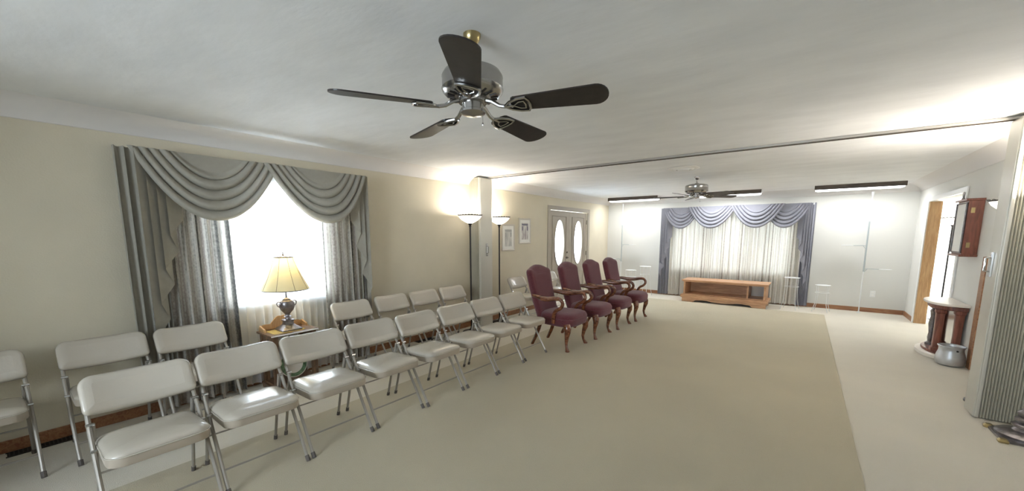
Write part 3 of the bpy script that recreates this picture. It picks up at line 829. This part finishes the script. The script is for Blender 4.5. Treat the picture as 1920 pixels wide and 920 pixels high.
v = empty('ceiling_vent', (-1.42, 5.85, ZC), label='round white ceiling vent between the track and the far fan', cat='vent')
MB().lathe([(.20, -.001), (.205, -.008), (.17, -.022), (.15, -.018)], (0, 0, 0), 36, cap=False).build('rim', M['vent'], v)
MB().lathe([(.145, -.006), (.12, -.030), (.09, -.026)], (0, 0, 0), 36, cap=False).build('ring', M['vent'], v)
MB().lathe([(.085, -.012), (.07, -.036), (.0005, -.040)], (0, 0, 0), 36).build('center_plate', M['vent'], v)

# ------------------------------------------------------------------ fluorescent fixtures
def fixture(x0, x1, label):
    r = empty('fluorescent_fixture', ((x0+x1)/2, 9.58, ZC), label=label, cat='light fixture', group='fluorescent fixtures along the far wall')
    L = (x1-x0)/2
    for y in (-.135, .135):
        box('side_board', M['fix_wood'], -L, L, *sorted((y, y*.9)), -.078, -.0005, r, .002)
    for sx in (-1, 1): box('end_plate', M['white'], *sorted((sx*L, sx*(L-.012))), -.1215, .1215, -.060, -.0005, r)
    box('housing', M['white'], -L+.0125, L-.0125, -.121, .121, -.03, -.0006, r)
    def sec(x, k): return [(x, -.119*k, -.031), (x, -.119*k, -.074-.002*k), (x, -.10*k, -.074-.018*k), (x, -.05*k, -.074-.026*k), (x, .05*k, -.074-.026*k), (x, .10*k, -.074-.018*k), (x, .119*k, -.074-.002*k), (x, .119*k, -.031)]
    MB().rings([sec(-L+.014, .55), sec(-L+.05, 1), sec(L-.05, 1), sec(L-.014, .55)]).build('lens', M['tube'], r, smooth=50)
    d = bpy.data.lights.new('tube_light', 'AREA'); d.shape = 'RECTANGLE'; d.size = 2*L-.1; d.size_y = .16; d.energy = 5.2; d.color = (.95, .97, 1.0); d.spread = R(180)
    q = bpy.data.objects.new('tube_light', d); C.objects.link(q); q.parent = r; q.location = (0, 0, -.1035); q.rotation_euler = (0, 0, 0)
    return r
fixture(-4.05, -2.83, 'wood-sided fluorescent ceiling light at the far left corner')
fixture(-2.00, -.78, 'wood-sided fluorescent ceiling light above the far window behind the fan')
fixture(.07, 1.32, 'wood-sided fluorescent ceiling light on the right, fully in view')

# ------------------------------------------------------------------ torchieres
def torchiere(x, y, label, power, h=1.785, ornate=False):
    t = empty('torchiere_lamp', (x, y, 0), label=label, cat='floor lamp', group='torchiere floor lamps')
    MB().lathe([(.135, 0), (.135, .012), (.12, .02), (.05, .032), (.022, .05), (.016, .07)], (0, 0, 0), 28).build('base', M['darkmetal'], t)
    MB().lathe([(.012, .06), (.012, h-.17), (.02, h-.165), (.014, h-.15), (.024, h-.135), (.034, h-.115)], (0, 0, 0), 14).build('pole', M['darkmetal'], t)
    MB().lathe([(.03, h-.118), (.07, h-.10), (.12, h-.07), (.158, h-.035), (.172, h-.008), (.168, h-.006), (.150, h-.035), (.11, h-.068), (.06, h-.092), (.02, h-.10)], (0, 0, 0), 36, cap=False).build('glass_bowl', M['glasswhite'], t)
    rm = MB(); rm.tube([(.175*cos(2*pi*k/36), .175*sin(2*pi*k/36), h) for k in range(36)], .006, 6, closed=True)
    for k in range(24):
        a = 2*pi*k/24; b = a + pi/24
        rm.tube([(.175*cos(a), .175*sin(a), h), (.185*cos(b), .185*sin(b), h+.012), (.175*cos(a+pi/12), .175*sin(a+pi/12), h)], .004, 4)
    rm.build('rim', M['darkmetal'], t)
    d = bpy.data.lights.new('bulb', 'POINT'); d.energy = power; d.color = (1.0, .94, .86); d.shadow_soft_size = .05
    o = bpy.data.objects.new('bulb', d); C.objects.link(o); o.parent = t; o.location = (0, 0, h-.015)
    return t
torchiere(-4.06, 4.38, 'lit torchiere floor lamp left of the left partition stack', 5.5)
torchiere(-4.13, 5.17, 'lit torchiere floor lamp right of the left partition stack', 5.5)
torchiere(1.415, 5.18, 'torchiere floor lamp hidden behind the right partition stack, glowing bowl edge showing', 14)
torchiere(2.02, 9.98, 'lit torchiere seen through the opening in the right wall', 30)
t = torchiere(1.42, 4.42, 'floor lamp with ornate stepped metal base at the right picture edge', 15)
def sq(w, z): return [(x, y, z) for x, y in rrect(w, w, .012, 2)]
MB().rings([sq(.30, 0), sq(.30, .018), sq(.27, .024)]).build('plinth', M['pewter'], t, smooth=20)
for sx in (-1, 1):
    for sy in (-1, 1): MB().rings([[(x+sx*.142, y+sy*.142, z) for x, y in rrect(w, w, .01, 2)] for w, z in ((.05, .0), (.055, .012), (.035, .028))]).build('bracket_foot', M['brass'], t)
MB().lathe([(.145, .022), (.15, .04), (.13, .055), (.07, .07), (.055, .09), (.075, .10), (.075, .115), (.05, .13), (.065, .145), (.065, .16), (.045, .175), (.058, .19), (.058, .205), (.036, .225), (.026, .26), (.016, .33)], (0, 0, 0), 28).build('turned_stem', M['pewter'], t)

# ------------------------------------------------------------------ lamp table, lamp, plate
t = empty('lamp_table', (-4.06, 1.70, 0), label='small walnut side table with scrolled gallery under the window', cat='side table')
zt = .565
box('table_top', M['walnut'], -.165, .165, -.225, .225, zt-.022, zt, t, .006)
box('top_edge_front', M['mat_board'], .1655, .169, -.222, .222, zt-.014, zt-.004, t)
for sx in (-1, 1):
    for sy in (-1, 1): box('leg', M['walnut'], *sorted((sx*.145, sx*.10)), *sorted((sy*.205, sy*.155)), .05, zt-.022, t, .004)
box('plinth', M['walnut'], -.155, .155, -.215, .215, 0, .05, t, .006)
box('shelf', M['walnut'], -.14, .14, -.20, .20, .0505, .07, t)
for sy in (-1, 1):
    sp = MB()
    sp.prism([(-.0995, zt-.13), (.0995, zt-.13), (.0995, zt-.0225), (-.0995, zt-.0225)], sy*.195, sy*.180, 'y'); s_o = sp.build('side_apron', M['walnut'], t, smooth=0)
    hh = MB().lathe([(.018, 0), (.018, .002)], (0, 0, 0), 14); hh.xf(Matrix.Translation((.02, sy*.195, zt-.075)) @ Matrix.Rotation(-sy*pi/2, 4, 'X')); hh.build('round_hole', M['black'], s_o)
# scrolled gallery at the back of the top
gal = []
for k in range(25):
    q = k/24; y = -.205 + .41*q; z = .035 + .085*math.exp(-((q-.5)/.20)**2) + .018*abs(sin(q*pi*4))
    gal.append((y, zt + z))
gal = [(-.205, zt+.0005)] + gal + [(.205, zt+.0005)]
MB().prism(gal, -.150, -.135, 'x').build('gallery_back', M['oak'], t, smooth=0)
for sy in (-1, 1):
    MB().prism([(-.134, zt+.0005), (-.02, zt+.0005), (-.03, zt+.028), (-.07, zt+.035), (-.134, zt+.055)], sy*.205, sy*.190, 'y').build('gallery_side', M['oak'], t, smooth=0)
rn = MB(); rn.rings([[(x+.03, y-.03, z) for x, y in rrect(.20, .30, .03, 4)] for z in (zt+.0005, zt+.003)]); rn2 = rn.build('table_runner', M['gold'], None, smooth=0)
rn2.location = (-4.06, 1.70, 0); tag(rn2, 'small gold brocade mat under the table lamp', 'mat')

l = empty('table_lamp', (-4.045, 1.70, zt+.0035), label='lit table lamp with cream bell shade and pewter urn base', cat='lamp')
MB().rings([sq(.19, 0), sq(.19, .012), sq(.165, .022), sq(.12, .04), sq(.085, .055), sq(.08, .085), sq(.095, .09), sq(.095, .10), sq(.07, .108)]).build('pedestal', M['pewter'], l, smooth=25)
MB().lathe([(.028, .108), (.022, .125), (.036, .132), (.022, .14), (.02, .15), (.03, .165), (.055, .195), (.068, .23), (.070, .262), (.058, .288), (.035, .30), (.040, .305), (.022, .312), (.012, .32)], (0, 0, 0), 28).build('urn', M['pewter'], l)
for sg in (-1, 1):
    MB().tube([(0, sg*.060, .225), (0, sg*.085, .245), (0, sg*.092, .27), (0, sg*.078, .285), (0, sg*.062, .282), (0, sg*.05, .29)], .005, 7).build('handle', M['pewter'], l)
MB().lathe([(.008, .31), (.008, .72), (.014, .725), (.006, .73)], (0, 0, 0), 12).build('stem', M['nickel'], l)
sh = []
NS = 48
for q in range(13):
    v = q/12; z = .40 + .315*v
    r0 = .212*(1-v)**1.25 + .088*(1-(1-v)**1.25)
    ring = []
    for k in range(NS):
        a = 2*pi*k/NS; f = 1 - .035*abs(cos(a*4))**8 * (1) + .0
        ring.append((r0*f*cos(a), r0*f*sin(a), z))
    sh.append(ring)
shd = MB(); shd.rings(sh, False, False); sho = shd.build('lamp_shade', M['shade'], l, smooth=60)
for (r_, z_) in ((.210, .40), (.087, .715)):
    MB().tube([(r_*cos(2*pi*k/48), r_*sin(2*pi*k/48), z_) for k in range(48)], .004, 6, closed=True).build('shade_trim', M['darkmetal'], sho)
for k in range(8):
    a = pi/8 + 2*pi*k/8 - pi/8
    MB().tube([(sh[q][0][0]*cos(a)*1.005, sh[q][0][0]*sin(a)*1.005, .40+.315*q/12) for q in range(13)], .0018, 4).build('shade_seam', M['walnut'], sho)
sp = MB()
for k in range(3):
    a = 2*pi*k/3; sp.tube([(0, 0, .71), (.086*cos(a), .086*sin(a), .714)], .002, 4)
sp.build('spider', M['nickel'], sho)
fn = MB(); fn.lathe([(.006, .728), (.012, .738), (.005, .748), (.004, .775), (.001, .78)], (0, 0, 0), 10); fn.tube([(0, -.018, .758), (0, .018, .758)], .004, 6); fn.build('finial', M['pewter'], l)
MB().lathe([(.012, .50), (.014, .53), (.03, .56), (.03, .59), (.012, .615)], (0, 0, 0), 14).build('lightbulb', M['glasswhite'], l)
d = bpy.data.lights.new('lamp_bulb', 'POINT'); d.energy = 1.6; d.color = (1, .84, .58); d.shadow_soft_size = .04
o = bpy.data.objects.new('lamp_bulb', d); C.objects.link(o); o.parent = l; o.location = (0.0, 0, .66)

p = empty('painted_plate', (-4.04, 1.72, .07), label='green and white painted plate leaning on the lamp table shelf', cat='plate')
pm = MB().lathe([(.0005, .0), (.07, .002), (.085, .010), (.13, .018), (.131, .021), (.085, .014), (.0005, .005)], (0, 0, 0), 32, cap=False); pm.xf(Matrix.Translation((-.02, 0, .131)) @ Matrix.Rotation(R(78), 4, 'Y'))
pm.build('plate_body', M['stone'], p)
gm = mat('plate_green', (.12, .2, .1), .4, vary=.6, vscale=25)
pm = MB().lathe([(.09, .0165), (.125, .0215), (.122, .0222), (.09, .0175)], (0, 0, 0), 32, cap=False); pm.xf(Matrix.Translation((-.02, 0, .131)) @ Matrix.Rotation(R(78), 4, 'Y'))
pm.build('painted_rim', gm, p)

# ------------------------------------------------------------------ pictures
def print_mat(name, seed, dark):
    m = bpy.data.materials.new(name); m.use_nodes = True; nt = m.node_tree; b = nt.nodes['Principled BSDF']
    tc = nt.nodes.new('ShaderNodeTexCoord'); mp = nt.nodes.new('ShaderNodeMapping'); mp.inputs['Scale'].default_value = (1, 16, 5); mp.inputs['Location'].default_value = (0, seed, seed)
    n = nt.nodes.new('ShaderNodeTexNoise'); n.inputs['Scale'].default_value = 1.4; n.inputs['Detail'].default_value = 3
    cr = nt.nodes.new('ShaderNodeValToRGB'); cr.color_ramp.elements[0].position = .35; cr.color_ramp.elements[1].position = .62
    cr.color_ramp.elements[0].color = (*dark, 1); cr.color_ramp.elements[1].color = (.72, .70, .66, 1)
    nt.links.new(tc.outputs['Object'], mp.inputs[0]); nt.links.new(mp.outputs[0], n.inputs['Vector']); nt.links.new(n.outputs['Fac'], cr.inputs[0]); nt.links.new(cr.outputs[0], b.inputs['Base Color'])
    b.inputs['Roughness'].default_value = .6; return m
def picture(y0, y1, z0, z1, label, pm, cap):
    r = empty('framed_picture', (XL, (y0+y1)/2, (z0+z1)/2), label=label, cat='picture')
    hy, hz = (y1-y0)/2, (z1-z0)/2; f = .03
    fr = MB(); prof = [(.0, .001), (.0, .018), (f*.4, .024), (f, .016), (f, .001)]
    rings = []
    for ins, d in prof: rings.append([(d, -hy+ins, -hz+ins), (d, hy-ins, -hz+ins), (d, hy-ins, hz-ins), (d, -hy+ins, hz-ins)])
    fr.rings(rings, False, False); fr.build('frame', M['picframe'], r, smooth=20)
    box('mat_board', M['mat_board'], .002, .010, -hy+f*.9, hy-f*.9, -hz+f*.9, hz-f*.9, r)
    a = box('print', pm, .0102, .0115, -hy+.085, hy-.085, -hz+.08, hz-.09, r)
    # the printed motif: two columns under an entablature
    dk = cap
    box('print_cornice', dk, .0117, .0122, -hy+.095, hy-.095, hz-.135, hz-.105, r)
    for sy in (-1, 1): box('print_column', dk, .0117, .0122, *sorted((sy*(hy-.10), sy*(hy-.13))), hz-.23, hz-.15, r)
    return r
picture(5.48, 5.86, 1.21, 1.69, 'left framed print of pale columns beside the torchiere', print_mat('print_pale', 1, (.50, .50, .48)), mat('print_ink_grey', (.42, .42, .41), .7))
picture(6.00, 6.39, 1.33, 1.81, 'right framed print with dark columns, nearer the doors', print_mat('print_dark', 5, (.36, .30, .31)), mat('print_ink_slate', (.16, .16, .22), .7))

# ------------------------------------------------------------------ low bench under the far window
b = empty('low_bench', (-1.33, 9.62, 0), rz=R(-1.5), label='low oak open-front bench on a footed base under the far window', cat='bench')
L, D, zt = .79, .26, .50
box('top', M['bench'], -L-.04, L+.04, -D-.03, D+.03, zt-.03, zt, b, .006)
box('top_moulding', M['bench'], -L-.015, L+.015, -D-.01, D+.01, zt-.05, zt-.0305, b, .004)
for sx in (-1, 1): box('end_panel', M['bench'], *sorted((sx*L, sx*(L-.035))), -D, D, .165, zt-.0505, b, .003)
box('back_panel', M['bench'], -L+.036, L-.036, D-.03, D-.005, .165, zt-.0505, b)
box('floor_board', M['bench'], -L+.036, L-.036, -D+.02, D-.031, .165, .18, b)
box('divider', M['bench'], L-.34, L-.31, -D+.06, D-.031, .1805, zt-.0505, b)
box('white_panel', M['mat_board'], L-.305, L-.06, D-.045, D-.032, .185, zt-.06, b)
box('base_rail', M['bench'], -L-.05, L+.05, -D-.04, D+.04, .095, .1645, b, .008)
# scalloped skirt with bracket feet
sk = [(-L-.02, .0945), (-L-.02, 0), (-L+.22, 0), (-L+.26, .04), (-L+.42, .055), (-.28, .055), (-.20, .035), (0, .028), (.20, .035), (.28, .055), (L-.42, .055), (L-.26, .04), (L-.22, 0), (L+.02, 0), (L+.02, .0945)]
MB().prism(sk, -D-.02, -D+.01, 'y').build('skirt', M['bench'], b, smooth=0)
MB().prism(sk, D-.01, D+.02, 'y').build('skirt', M['bench'], b, smooth=0)
for sx in (-1, 1): box('side_skirt', M['bench'], *sorted((sx*(L+.02), sx*(L-.01))), -D+.0105, D-.0105, .03, .0945, b)

# ------------------------------------------------------------------ wire stands and shelf poles
def wire_stand(x, y, h, w, label, legs=4):
    r = empty('plant_stand', (x, y, 0), label=label, cat='plant stand', group='thin wire plant stands')
    for z, k in ((h, 1), (h*.72, .93)):
        MB().tube([(w*k*cos(2*pi*q/24), w*k*sin(2*pi*q/24), z) for q in range(24)], .004, 5, closed=True).build('hoop', M['wire'], r)
    for q in range(legs):
        a = 2*pi*q/legs + .6
        MB().tube([(w*cos(a), w*sin(a), h), (w*.93*cos(a), w*.93*sin(a), h*.72), (w*1.05*cos(a), w*1.05*sin(a), h*.3), (w*1.45*cos(a), w*1.45*sin(a), 0)], .005, 5).build('leg', M['wire'], r)
    g = MB()
    for q in range(-2, 3):
        yy = q*w/3; xx = math.sqrt(max(0, w*w-yy*yy)); g.tube([(-xx, yy, h), (xx, yy, h)], .003, 4)
    g.build('grid', M['wire'], r)
    return r
wire_stand(-3.52, 9.82, .60, .13, 'short white wire plant stand in the far left corner')
wire_stand(-3.12, 9.72, .72, .13, 'taller white wire plant stand beside the left tail of the far drapery')
wire_stand(.36, 9.70, .52, .12, 'white wire plant stand against the wall right of the far window')
wire_stand(-.14, 9.66, .64, .13, 'white wire plant stand before the striped curtain right of the bench')
def shelf_pole(x, y, arms, label):
    r = empty('shelf_pole', (x, y, 0), label=label, cat='pole', group='tension poles on the far wall')
    MB().lathe([(.030, 0), (.030, .006), (.012, .02), (.010, .05), (.010, .84)], (0, 0, 0), 12).build('lower_pole', M['wire'], r)
    MB().lathe([(.013, .80), (.013, 1.75)], (0, 0, 0), 12).build('sleeve', M['wire_grey'], r)
    MB().lathe([(.009, 1.75), (.009, 2.22), (.02, 2.24), (.024, ZC-.115)], (0, 0, 0), 12).build('upper_pole', M['wire'], r)
    for z, dx in arms:
        s = 1 if dx > 0 else -1
        a = MB(); a.tube([(s*.01, 0, z), (s*.06, 0, z+.008), (dx-s*.09, -.02, z+.004)], .006, 6); a.tube([(s*.012, 0, z-.05), (s*.05, 0, z)], .005, 5)
        ao = a.build('arm', M['wire_grey'], r)
        MB().lathe([(.085, 0), (.09, .004), (.09, .010), (.086, .010)], (dx, -.02, z), 24).build('shelf_ring', M['wire'], ao)
    return r
shelf_pole(-3.86, 10.00, [(1.24, .30), (.86, -.22)], 'slim pole with two plant arms in the far left corner')
shelf_pole(.95, 9.99, [(1.29, -.28), (.85, .30)], 'slim pole with two plant arms on the far wall right of the window')

o = empty('wall_outlet', (1.14, YB, .36), label='white wall outlet low on the far wall by the slim pole', cat='outlet')
box('cover_plate', M['white'], -.038, .038, -.006, -.0005, -.06, .06, o, .002)
for z in (-.025, .025): box('socket', M['mat_board'], -.017, .017, -.009, -.0062, z-.014, z+.014, o, .002)

# ------------------------------------------------------------------ floor registers
def register(y0, y1, label):
    r = empty('floor_vent', (XL+.075, (y0+y1)/2, 0), label=label, cat='vent', group='floor registers')
    L = (y1-y0)/2
    box('tray', M['black'], -.04, .04, -L, L, .0005, .004, r)
    fr = MB()
    fr.box(-.045, -.038, -L-.006, L+.006, .0005, .007).box(.038, .045, -L-.006, L+.006, .0005, .007)
    fr.build('frame', M['darkmetal'], r, smooth=0)
    sl = MB(); n = int((y1-y0)/.02)
    for k in range(n): yy = -L + (k+.5)*2*L/n; sl.box(-.037, .037, yy-.003, yy+.003, .0042, .007)
    s2 = sl.build('slats', M['darkmetal'], r, smooth=0); s2['kind'] = 'stuff'
register(-.08, .22, 'black floor register at the baseboard between the two leftmost back-row chairs')
register(3.46, 3.76, 'black floor register at the baseboard beneath the back row near the torchiere')

# ------------------------------------------------------------------ console, pot, wall clock on the right
c = empty('console_table', (1.60, 7.08, 0), label='half-round cream-topped console table with carved wood legs at the right wall', cat='console table')
def halfo(rx, ry, z, n=24, off=0):
    return [(-rx*abs(sin(pi*k/n))**.5 if 0 < k < n else 0, -ry*cos(pi*k/n), z) for k in range(n+1)]
def slab(rx, ry, z0, z1): return [halfo(rx*.97, ry*.98, z0), halfo(rx, ry, z0+.006), halfo(rx, ry, z1-.004), halfo(rx*.985, ry*.99, z1)]
MB().rings(slab(.31, .37, .655, .685)).build('top', M['stone'], c, smooth=40)
MB().rings(slab(.27, .32, .60, .6545)).build('apron', M['redwood'], c, smooth=40)
MB().rings(slab(.33, .38, 0, .05)).build('base_step', M['stone'], c, smooth=40)
MB().rings(slab(.28, .33, .0505, .085)).build('base_step', M['redwood'], c, smooth=40)
def post(nm, x, y, w, m):
    return MB().rings([[(a+x, b+y, z) for a, b in rrect(w*k, w*k, .008, 2)] for z, k in ((.0855, 1.35), (.12, 1.35), (.135, 1), (.30, .95), (.45, 1.0), (.55, 1.05), (.565, 1.3), (.5995, 1.3))]).build(nm, m, c, smooth=25)
post('leg', -.20, -.21, .07, M['redwood']); post('leg', -.05, -.26, .07, M['redwood']); post('leg', -.05, .26, .07, M['redwood'])
MB().lathe([(.045, .0855), (.045, .11), (.022, .13), (.03, .18), (.022, .24), (.034, .36), (.024, .46), (.036, .53), (.02, .56), (.04, .575), (.04, .5995)], (-.19, .13, 0), 20).build('turned_column', M['pewter'], c)
MB().box(-.06, -.055, -.20, .20, .10, .58).build('mirror_back', M['chrome'], c, smooth=0)

po = empty('metal_pot', (1.46, 6.53, 0), label='silver metal pot on the floor in front of the console table', cat='pot')
MB().lathe([(.0005, .0), (.085, .0), (.115, .02), (.125, .06), (.118, .12), (.104, .17), (.102, .20), (.112, .225), (.112, .23), (.105, .228), (.096, .20), (.098, .17), (.110, .12), (.115, .06), (.10, .02), (.0005, .012)], (0, 0, 0), 36, cap=False).build('pot_body', M['tin'], po)
MB().tube([(.112*cos(2*pi*k/36), .112*sin(2*pi*k/36), .23) for k in range(36)], .005, 6, closed=True).build('rolled_rim', M['tin'], po)
for sg in (0, 1): 
    hk = MB().lathe([(.010, 0), (.010, .006)], (0, 0, 0), 10); hk.xf(Matrix.Rotation(R(-75 + 180*sg), 4, 'Z') @ Matrix.Translation((.1035, 0, .19)) @ Matrix.Rotation(pi/2, 4, 'Y')); hk.build('lug', M['black'], po)

w = empty('wall_clock', (XR, 7.03, 1.58), label='red-brown wooden wall clock case with pale face, hung above the console', cat='clock')
box('case', M['redwood'], -.125, -.001, -.20, .20, -.31, .31, w, .003)
box('top_moulding', M['redwood'], -.15, -.001, -.22, .22, .3105, .335, w, .005)
box('bottom_moulding', M['redwood'], -.15, -.001, -.22, .22, -.335, -.3105, w, .005)
box('face', M['mat_board'], -.131, -.1255, -.17, .17, -.28, .28, w)
fr = MB(); fr.tube([(-.134, -.185, -.29), (-.134, .185, -.29), (-.134, .185, .29), (-.134, -.185, .29)], .010, 6, closed=True); fr.build('door_frame', M['pewter'], w, smooth=0)
for z in (.20, -.20):
    hg = MB().box(-.10, -.07, -.2045, -.2002, z-.03, z+.03); hg.build('brass_latch', M['brass'], w, smooth=0)
fn = MB(); fn.lathe([(.012, .335), (.018, .35), (.010, .37), (.012, .43), (.002, .44)], (-.09, .20, 0), 12); fn.build('finial', M['pewter'], w)
